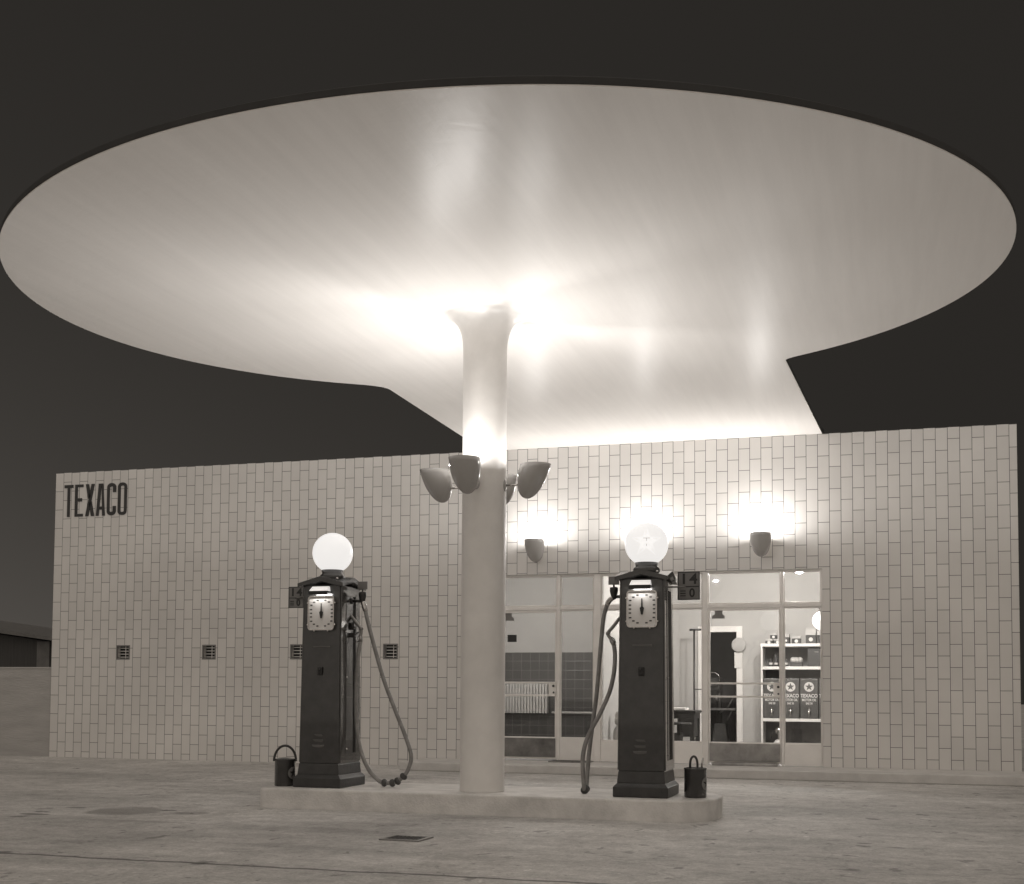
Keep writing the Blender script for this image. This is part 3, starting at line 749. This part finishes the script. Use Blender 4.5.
    nz = m.build('nozzle', M_dull, t)
    m = MB(); g0 = n0 + Vector((-s*.005, -.0, -.01)); m.tube(catmull([n1+Vector((0,0,-.02)), n1+Vector((-s*.055,0,-.05)), n1+Vector((-s*.06,0,-.12)), n0+Vector((0,0,.02))], 6), .005, 8); m.build('trigger_guard', M_iron, nz)
    m = MB(); m.box(min(s*.165,s*.215), max(s*.165,s*.215), -.02+.03, .02+.03, 1.30, 1.34, .004); m.build('nozzle_boot', M_iron, t); MB().lathe([(0,0),(.032,.004),(.032,.02),(.02,.028),(0,.03)], 20, Matrix.Translation((s*.178,.03,1.40)) @ Matrix.Rotation(R(90)*s,4,'Y')).build('switch_boss', M_iron, t)
    # price flag on the far side from the hose
    xc, yc, k_ = flag; zk = 1.718
    m = MB(); m.box(xc-.092*k_, xc+.092*k_, yc, yc+.010, zk-.118*k_, zk+.117*k_, .003)
    m.cyl((math.copysign(.15,xc), .19, zk-.01), (xc, yc+.006, zk-.01), .007, seg=10)
    ps = m.build('price_sign', M_sign, t)
    m = MB(); zq = lambda z: zk + (z-1.718)*k_
    m.ring([(xc-.092*k_,zq(1.60)),(xc+.092*k_,zq(1.60)),(xc+.092*k_,zq(1.835)),(xc-.092*k_,zq(1.835))],[(xc-.084*k_,zq(1.608)),(xc+.084*k_,zq(1.608)),(xc+.084*k_,zq(1.827)),(xc-.084*k_,zq(1.827))], yc-.004, yc-.0005); m.box(xc-.083*k_,xc+.083*k_,yc-.0035,yc-.0005,zq(1.706),zq(1.715))
    m.text('1', .120*k_, xc-.040*k_, zq(1.770), yc-.0015, sx=1.1, depth=.003, weight=.003); m.text('4', .120*k_, xc+.040*k_, zq(1.770), yc-.0015, sx=1.1, depth=.003, weight=.003); m.text('0', .098*k_, xc+.028*k_, zq(1.655), yc-.0015, sx=.95, depth=.003, weight=.003)
    m.build('price_figure', M_signdark, ps)
    m = MB()
    for z_ in (1.675,1.655,1.635): m.box(xc-.070*k_, xc-.025*k_, yc-.003, yc-.0005, zq(z_)-.005, zq(z_)+.003)
    m.build('price_note', M_signdark, ps)
    return t
M_diallamp_strong = emit('dial_lamp', 1.0, 46.0)
BEADS = {1: (-20, -11, -4, 7), -1: (-5, 2)}
PYC = -5.62
hose1 = [(.302,.03,1.555),(.333,.03,1.435),(.392,.03,1.233),(.490,.03,.927),(.606,.03,.650),(.692,.03,.453),(.750,.03,.282),(.732,.025,.170),(.687,.02,.098),(.614,.015,.046),(.530,.01,.038),(.464,.005,.056),(.369,.0,.150),(.291,.0,.320),(.250,.0,.540),(.240,.0,.850),(.252,.01,1.12),(.262,.03,1.26)]
noz1 = [(.268,.03,1.375),(.150,.03,1.515)]
pump1 = make_pump('dark petrol pump left of the column with its hose looped out on the right', (7.128, PYC, IZ), 1, None, hose1, noz1, (-.700, .70, .86))
hx = lambda px: -.286 + (px-613)*.00812
hz = lambda py: 1.62 - (py-597)*.00838
hose2 = [(hx(x_), y_, hz(z_)) for x_, y_, z_ in ((608,.04,602),(603,.06,615),(600,.08,635),(597,.09,665),(594,.10,695),(590.5,.10,720),(587.5,.09,745),(586,.06,770),(586,.02,784),(585.5,-.03,786),(585,-.06,772),(585.5,-.08,752),(591,-.08,733),(603,-.07,711),(612,-.05,690),(616,-.03,670),(616,.0,655),(614.5,.02,645))]
noz2 = [(hx(608),.03,hz(633)),(hx(619),.03,hz(619))]
pump2 = make_pump('dark petrol pump right of the column with a star on its lit globe', (9.937, PYC, IZ), -1, math.atan2(11.827-9.937, 15.707-5.62), hose2, noz2, (.315, .205, 1.0))

# ------------------------------------------------------------------ water cans on the island
def bucket(label, loc, rz, kind, ea):
    t = thing('water_can', label, 'can', loc, rz, 'dark water cans standing by the pumps')
    r0 = .088
    m = MB(); pr = [(0,.003),(r0-.003,.003),(r0,.008),(r0,.222),(r0+.004,.226),(r0+.004,.234),(r0-.002,.236)]
    if kind: pr += [(r0-.004,.10),(0,.10)]
    else: pr += [(.05,.246),(0,.250)]
    m.lathe(pr, 36); m.build('can_body', M_pump, t)
    m = MB()
    if not kind:
        m.tube([(.096*math.cos(PI*k/16), 0, .215 + .135*math.sin(PI*k/16)) for k in range(17)], .0105, 10)
    else:
        m.tube([(-.012+.030*math.cos(PI*k/14), 0, .226 + (.10 if k not in (0,14) else 0)*1.0*math.sin(PI*k/14)**.6) for k in range(15)], .0095, 10)
    m.build('can_handle', M_iron, t)
    if kind: 
        m = MB(); m.tube([(.045,.02,.12),(.058,.02,.27),(.066,.02,.315)], [.010,.008,.006], 10); m.build('brush_handle', M_chrome, t)
    # round star emblem wrapped on the shell, facing local +x
    def onshell(mb, off):
        for v in mb.bm.verts:
            a = v.co.x/r0 + ea; rr = r0 + off; v.co = Vector((rr*math.cos(a), rr*math.sin(a), .115 + v.co.z))
    e = MB(); c0 = e.bm.verts.new((0,0,0)); prev = None; rg = []
    for q in (.02,.04,.055): rg.append([e.bm.verts.new((q*math.cos(2*PI*k/32), 0, q*math.sin(2*PI*k/32))) for k in range(32)])
    for k in range(32):
        j = (k+1) % 32; e.bm.faces.new((c0, rg[0][k], rg[0][j]))
        for a_, b_2 in zip(rg, rg[1:]): e.bm.faces.new((a_[k], b_2[k], b_2[j], a_[j]))
    onshell(e, .0015); em = e.build('round_emblem', M_sign, t)
    e = MB(); pts_ = star(.045); c0 = e.bm.verts.new((0,0,0)); rg = [e.bm.verts.new((x_,0,z_)) for x_, z_ in pts_]; md = [e.bm.verts.new((x_*.5,0,z_*.5)) for x_, z_ in pts_]
    for k in range(10): j = (k+1) % 10; e.bm.faces.new((md[k],md[j],rg[j],rg[k])); e.bm.faces.new((c0,md[j],md[k]))
    onshell(e, .0030); e.build('star', M_pump, em)
    return t
bucket('dark round water can with a tall hoop handle left of the left pump', (6.775, -5.78, IZ), R(17), 0, R(-26))
bucket('dark open can with a brush in it right of the right pump', (10.345, -5.69, IZ), R(17), 1, R(-28))

# ------------------------------------------------------------------ drain grate in the forecourt
dg_ = thing('drain_grate', 'small rectangular iron drain grate set in the forecourt before the island', 'drain', (8.70, -7.765, .001), R(-2))
m = MB()
for k in range(9): m.box(-.115+k*.0285, -.103+k*.0285, -.10, .10, 0, .007)
m.build('grate_bar', M_iron, dg_)
MB().box(-.118,.118,-.1,.1,.0004,.002).build('drain_well', M_black, dg_)
MB().ring([(-.145,-.13),(.145,-.13),(.145,.13),(-.145,.13)],[(-.118,-.1),(.118,-.1),(.118,.1),(-.118,.1)],.0004,.009,M=Matrix(((1,0,0,0),(0,0,1,0),(0,1,0,0),(0,0,0,1)))).build('grate_rim', M_dull, dg_)

# ------------------------------------------------------------------ shop interior
# radiator
rd = thing('radiator', 'pale ribbed radiator on the dark tiled wall seen through the left door', 'radiator', (6.12, 3.90, .65))
m = MB()
for k in range(17): 
    x_ = -.40+k*.05; m.prism(rrect(x_-.018, x_+.018, 0, .49, .016), -.05, .05)
m.build('radiator_rib', M_rad, rd); m = MB(); m.cyl((-.42,0,.05),(.42,0,.05),.02); m.cyl((-.42,0,.44),(.42,0,.44),.02); m.build('header_pipe', M_rad, rd)
m = MB(); m.cyl((6.6,3.92,.665),(8.18,3.92,.665),.018)
for x_ in (6.8,7.4,8.0): m.cyl((x_,3.92,.665),(x_,3.984,.665),.008)
tag(m.build('wall_pipe', M_rad), 'thin pale pipe running along the dark tiled wall right of the radiator', 'pipe')
# shelving
SY0, SY1 = 3.45, 3.93; SX0, SX1 = 9.985, 11.35
sh = thing('shelf_unit', 'white open shelves of oil tins and cartons behind the right shop window', 'shelf', (0,0,0))
MB().box(SX0, SX1, SY1, SY1+.02, .101, 1.70).build('back_panel', M_shelfback, sh)
MB().box(SX0, SX0+.025, SY0, SY1-.001, .101, 1.699, .002).build('side_panel', M_white, sh)
MB().box(SX1-.025, SX1, SY0, SY1-.001, .101, 1.699, .002).build('side_panel', M_white, sh)
for z in (.575, 1.355, 1.70): MB().box(SX0+(.026 if z < 1.7 else -.005), SX1-(.026 if z < 1.7 else -.005), SY0-.004, SY1-.001, z, z+.045, .003).build('shelf_board', M_white, sh)
def tin(x, label, first=[None]):
    if first[0] is None:
        t = thing('oil_tin', label, 'tin', (x, 3.62, .62), 0, 'large lettered oil tins on the shelf')
        MB().box(-.132, .132, -.14, .14, .001, .60, .012).build('tin_body', M_tin, t)
        yf = -.141
        m = MB(); m.prism(circle(.072, 32, 0, .475), yf-.002, yf+.001); d = m.build('white_disc', M_tinwhite, t)
        MB().prism(star(.062, 0, .475), yf-.004, yf-.0022).build('star', M_tin, d)
        m = MB(); m.text('TEXACO', .072, 0, .340, yf-.001, sx=.86, depth=.003, weight=.002); m.text('MOTOR OIL', .050, 0, .278, yf-.001, sx=.76, depth=.003, weight=.001); m.text('SAE 30', .042, 0, .226, yf-.001, sx=.8, depth=.003, weight=.001)
        m.build('tin_lettering', M_tinwhite, t)
        m = MB(); m.cyl((0,yf,.10),(0,yf-.06,.10),.012); m.tube([(0,yf-.04,.17),(0,yf-.05,.12),(0,yf-.065,.09),(0,yf-.065,.03)], .011, 10); m.cyl((-.03,yf-.045,.125),(.03,yf-.045,.125),.007); m.build('tap', M_chrome, t)
        m = MB(); m.lathe([(.03,.599),(.03,.612),(0,.614)], 18); m.build('tin_cap', M_tin, t)
        first[0] = t; return t
    return dup(first[0], (x, 3.62, .62), 0, label)
tin(10.145, 'big dark oil tin with star, leftmost of the row seen through the door')
tin(10.418, 'big dark oil tin with star, second from left just right of the window mullion')
tin(10.690, 'big dark oil tin with star, fully visible third in the shelf row')
tin(10.962, 'big dark oil tin with star, cut off by the right edge of the window')
def carton(name, label, x, y, z, w, d, h, split, disc=True, group='cartons along the shelf top'):
    t = thing(name, label, 'carton', (x, y, z), random.uniform(-.06,.06), group)
    MB().box(-w/2, w/2, -d/2, d/2, .001, h*split, .002).build('carton_base', M_carddark, t)
    MB().box(-w/2+.001, w/2-.001, -d/2+.001, d/2-.001, h*split+.0005, h, .002).build('carton_top', M_cardwhite, t)
    if disc: MB().prism(circle(w*.2, 20, 0, h*split*.5), -d/2-.002, -d/2+.001).build('white_disc', M_tinwhite, t)
    return t
for k, (x_, w_, h_, z_, lab) in enumerate((
    (10.095,.11,.075,1.746,'small low carton at the far left of the shelf top'),
    (10.225,.11,.075,1.746,'small low carton second from left on the shelf top'),
    (10.160,.10,.085,1.823,'small carton stacked on two others on the shelf top'),
    (10.352,.09,.15,1.746,'narrow carton on the shelf top left of the mullion'),
    (10.500,.13,.12,1.746,'short carton on the shelf top right of the mullion'),
    (10.715,.15,.235,1.746,'tall two tone carton left of three at the shelf top right'),
    (10.885,.15,.235,1.746,'tall two tone carton middle of three at the shelf top right'),
    (11.055,.15,.235,1.746,'tall two tone carton right of three at the shelf top right'))):
    carton('carton', lab, x_, 3.66, z_, w_, .14, h_, .55 if h_ > .2 else .66)
for k, (x_, h_, lab) in enumerate(((10.12,.12,'small dark can left on the middle shelf'),(10.195,.20,'taller dark can second on the middle shelf'),(10.27,.20,'taller dark can third on the middle shelf'),(10.345,.12,'small dark can right of the tall pair on the middle shelf'))):
    t = thing('small_can', lab, 'can', (x_, 3.62, 1.401), 0, 'small cans on the middle shelf')
    MB().lathe([(0,.001),(.030,.001),(.031,.006),(.031,h_-.03),(.014,h_-.012),(.012,h_),(0,h_)], 20).build('can_body', M_carddark, t)
    MB().lathe([(.0315,.03),(.0315,.06)], 20).build('can_label', M_cardwhite, t)
t = thing('parts_box', 'pale open box of small parts on the middle shelf', 'box', (10.50, 3.62, 1.401)); MB().box(-.09,.09,-.08,.08,.001,.06,.003).build('box_base', M_carddark, t); m = MB()
for x_ in (-.05,.0,.05): m.sphere((x_,0,.10),.045,14,10)
m.build('box_contents', M_cardwhite, t)
t = thing('dark_case', 'large dark upright case at the right of the middle shelf', 'case', (10.80, 3.66, 1.401)); MB().box(-.13,.13,-.15,.15,.001,.275,.008).build('case_body', M_carddark, t); MB().box(-.03,.03,-.162,-.15,.21,.225,.003).build('case_handle', M_dull, t)
t = thing('spray_gun', 'bright metal spray can with a white funnel on the bottom shelf space', 'spray can', (10.235, 3.60, .101))
MB().lathe([(0,0),(.085,.0),(.085,.15),(.05,.19),(.03,.20)], 24).build('pot', M_tinwhite, t)
MB().lathe([(.02,.2),(.02,.27),(.06,.30),(.06,.37),(.0,.39)], 24).build('spray_head', M_chrome, t); m = MB(); m.tube([(-.02,0,.30),(-.10,0,.33),(-.12,0,.22)], .014, 10); m.build('grip', M_iron, t)
# round white disc, paper notice, pole, desk, stool, extinguisher
t = thing('wall_disc', 'round white disc on the frame of the dark inner doorway', 'clock', (9.60, 3.94, 1.745))
MB().lathe([(0,.03),(.10,.028),(.112,.018),(.112,0)], 40, Matrix.Rotation(R(90),4,'X')).build('disc_face', M_inwall, t)
t = tag(MB().box(9.53, 9.645, 3.955, 3.962, 1.385, 1.634).build('paper_notice', M_paper), 'white paper notice hanging below the round disc at the dark doorway', 'notice')
t = thing('desk', 'dark topped desk with a ledger seen right of the right pump', 'desk', (8.92, 1.55, .10))
MB().box(-.55,.40,-.30,.30,.62,.655,.005).build('desk_top', M_wood, t); MB().box(-.53,.38,-.28,.28,.545,.619).build('apron', M_wood, t)
for x_, y_ in ((-.50,-.25),(.35,-.25),(.35,.25),(-.50,.25)): MB().frustum((x_-.025,x_+.025,y_-.025,y_+.025),(x_-.03,x_+.03,y_-.03,y_+.03),.001,.544).build('leg', M_wood, t)
MB().box(.15,.36,-.27,.20,.30,.543,.004).build('drawer_box', M_wood, t)
tag(MB().box(8.60,9.17,1.32,1.66,.757,.79,.006).build('ledger', M_paper), 'pale open ledger lying on the dark desk', 'book')
t = thing('stool', 'dark swivel stool in front of the desk', 'stool', (9.13, 1.02, .10))
MB().lathe([(0,.47),(.17,.47),(.175,.485),(.16,.50),(0,.505)], 30).build('seat', M_wood, t); MB().cyl((0,0,.12),(0,0,.47),.025).build('stem', M_iron, t); MB().lathe([(.0,.36),(.06,.36),(.06,.24),(0,.24)], 20).build('screw_housing', M_iron, t)
for k in range(4):
    a = PI/4+k*PI/2; MB().tube([(0,0,.16),(.10*math.cos(a),.10*math.sin(a),.13),(.19*math.cos(a),.19*math.sin(a),.012)], .014, 8).build('leg', M_iron, t)
t = thing('pole_rack', 'tall thin dark pole with a crossbar standing by the inner doorway', 'stand', (8.955, 3.6, .10))
MB().cyl((0,0,.02),(0,0,1.88),.014).build('pole', M_iron, t); m = MB(); m.cyl((-.07,0,1.87),(.11,0,1.87),.016); m.cyl((0,0,.95),(.16,0,.95),.008); m.build('crossbar', M_iron, t); MB().lathe([(0,.02),(.13,.02),(.14,.0),(0,.0)], 24).build('foot', M_iron, t)
t = thing('fire_extinguisher', 'white extinguisher standing inside the middle window beside the post', 'extinguisher', (8.405, .55, .10))
MB().lathe([(0,.001),(.065,.001),(.067,.02),(.067,.36),(.05,.42),(.025,.45),(.025,.47)], 28).build('cylinder_body', M_cardwhite, t)
m = MB(); m.lathe([(.03,.47),(.048,.48),(.048,.54),(.04,.545),(.04,.57),(.045,.60),(.03,.64),(0,.65)], 24); m.build('valve_head', M_cardwhite, t)
# lit lamps
def pendant(name, label, loc, r, m_, drop):
    t = thing(name, label, 'lamp', loc, 0, 'lit opal globes inside the shop')
    MB().sphere((0,0,0), r, 32, 18).build('globe', m_, t)
    m = MB(); m.cyl((0,0,r-.01),(0,0,r+.05),.045); m.cyl((0,0,r+.05),(0,0,drop),.008); m.build('rod', M_chrome, t); return t
pendant('pendant_lamp', 'lit round opal globe hanging before the shelves in the right window', (10.95, 2.2, 2.01), .135, M_pend, .90)
pendant('ceiling_lamp', 'lit opal globe at the ceiling just showing over the right transom', (10.72, 1.0, 2.70), .13, M_ceil, .215)
pendant('ceiling_lamp', 'unseen opal globe added at the shop ceiling to light the room', (9.95, 1.5, 2.78), .12, M_ceil, .135)  # out of view above the lintel, added to brighten the shop
pendant('ceiling_lamp', 'unseen opal globe added to light the washroom behind the left door', (6.45, 1.4, 2.72), .12, M_ceil, .195)  # hidden behind column and wall, added to brighten the left room
# machine in the dark workshop
t = thing('workshop_machine', 'shadowy machine with levers and a bright wheel in the dark inner doorway', 'machine', (9.18, 5.0, .05))
MB().frustum((-.16,.16,-.16,.16),(-.09,.09,-.09,.09),.001,.45,.01).build('pedestal', M_iron, t)
MB().box(-.34,.26,-.16,.16,.66,.70,.006).build('work_table', M_dull, t); MB().cyl((-.02,0,.45),(-.02,0,1.15),.05).build('stem', M_iron, t)
m = MB(); m.box(-.17,.02,-.13,.13,.98,1.20,.02); m.build('machine_head', M_iron, t); MB().lathe([(.10,-.02),(.12,-.02),(.12,.02),(.10,.02),(.10,-.02)], 28, Matrix.Translation((-.10,-.16,1.17)) @ Matrix.Rotation(R(90),4,'X')).build('hand_wheel', M_chrome, t)
m = MB(); m.tube([(.0,-.1,.62),(.14,-.14,.72),(.22,-.16,.86)], .014, 8); m.tube([(.12,-.1,.5),(.20,-.1,.66)], .012, 8); m.sphere((-.05,-.12,.86),.05,14,10); m.build('lever', M_dull, t)

# ------------------------------------------------------------------ beyond the left end of the wall
m = MB(); m.box(-7, -.004, .025, .20, 0, 1.29, .0); m.box(-7, -.004, .015, .21, 1.2905, 1.317, .006)
tag(m.build('boundary_wall', M_gwall), 'plain low rendered wall running left from the tiled facade', 'wall')
sd = thing('shed', 'dark low shed with a sloping roof behind the low wall on the left', 'shed', (-6.0, 6.0, 0))
mm = MB(); mm.prism([(-3,0),(2.2,0),(2.2,1.86),(-3,2.53)], 0, 4); mm.build('shed_wall', M_shed, sd)
mm = MB(); mm.prism([(-3.2,2.59),(2.5,1.86),(2.5,1.93),(-3.2,2.67)], -.25, 4.2); mm.build('roof', M_shedtrim, sd)
MB().box(1.15,1.45,-.03,-.002,0,1.96).build('corner_post', M_shedtrim, sd)

# ------------------------------------------------------------------ night sky
w = bpy.data.worlds.new('World'); scene.world = w; w.use_nodes = True
N, L = w.node_tree.nodes, w.node_tree.links
bg = N['Background']
def wm(op, a, b=None, c=None):
    q = N.new('ShaderNodeMath'); q.operation = op
    for i, v in enumerate((a, b, c)):
        if v is None: continue
        if isinstance(v, (int, float)): q.inputs[i].default_value = v
        else: L.new(v, q.inputs[i])
    return q.outputs[0]
sky = N.new('ShaderNodeTexSky'); sky.sky_type = 'NISHITA'; sky.sun_disc = False; sky.sun_elevation = R(-3); sky.sun_rotation = R(190)
bw = N.new('ShaderNodeRGBToBW'); L.new(sky.outputs[0], bw.inputs[0])
tcw = N.new('ShaderNodeTexCoord'); sp_ = N.new('ShaderNodeSeparateXYZ'); L.new(tcw.outputs['Generated'], sp_.inputs[0])
# twilight glow added in the sky behind the camera to lift wall and ground; a faint town glow low on the left
vd = N.new('ShaderNodeVectorMath'); vd.operation = 'DOT_PRODUCT'; L.new(tcw.outputs['Generated'], vd.inputs[0]); vd.inputs[1].default_value = Vector((.18, -.74, .64)).normalized()
dusk_fill = wm('MULTIPLY', wm('POWER', wm('MAXIMUM', wm('ADD', vd.outputs['Value'], .05), 0.0), 1.1), 6.0)
low = wm('POWER', wm('SUBTRACT', 1.0, wm('ABSOLUTE', sp_.outputs['Z'])), 5.0)
lft = wm('POWER', wm('MAXIMUM', wm('MULTIPLY_ADD', sp_.outputs['X'], -1.4, .14), 0.0), 1.5)
tot = wm('ADD', wm('ADD', wm('MULTIPLY_ADD', bw.outputs[0], .05, .225), dusk_fill), wm('MULTIPLY', wm('MULTIPLY', low, lft), .62))
cb = N.new('ShaderNodeMix'); cb.data_type = 'RGBA'; cb.blend_type = 'MULTIPLY'; cb.inputs['Factor'].default_value = 1
cb.inputs['A'].default_value = (1.0, .905, .80, 1); L.new(tot, cb.inputs['B'])
L.new(cb.outputs['Result'], bg.inputs['Color']); bg.inputs['Strength'].default_value = .10

# ------------------------------------------------------------------ camera
F, pit, rol, yaw, ppy = 1250, .05340225, .00627438, .29255568, 624.6077
cam = bpy.data.cameras.new('camera'); co = bpy.data.objects.new('camera', cam); COL.objects.link(co)
r0 = Vector((math.cos(yaw), math.sin(yaw), 0)); fw = Vector((-math.sin(yaw)*math.cos(pit), math.cos(yaw)*math.cos(pit), math.sin(pit)))
u0 = r0.cross(fw); cr_, sr_ = math.cos(rol), math.sin(rol)
r1 = cr_*r0 + sr_*u0; u1 = cr_*u0 - sr_*r0
co.matrix_world = Matrix(((r1.x,u1.x,-fw.x,11.8273),(r1.y,u1.y,-fw.y,-15.7074),(r1.z,u1.z,-fw.z,1.0),(0,0,0,1)))
cam.sensor_fit = 'HORIZONTAL'; cam.sensor_width = 36; cam.lens = F/1024*36; cam.shift_y = (ppy-442)/1024; cam.shift_x = 0
cam.clip_start = .05; cam.clip_end = 500
scene.camera = co
scene.view_settings.view_transform = 'Standard'; scene.view_settings.look = 'None'
scene.view_settings.exposure = 0.0; scene.view_settings.gamma = 1.0; scene.view_settings.use_curve_mapping = False
scene.cycles.max_bounces = 8; scene.cycles.diffuse_bounces = 5; scene.cycles.sample_clamp_indirect = 6.0
scene.cycles.use_denoising = True
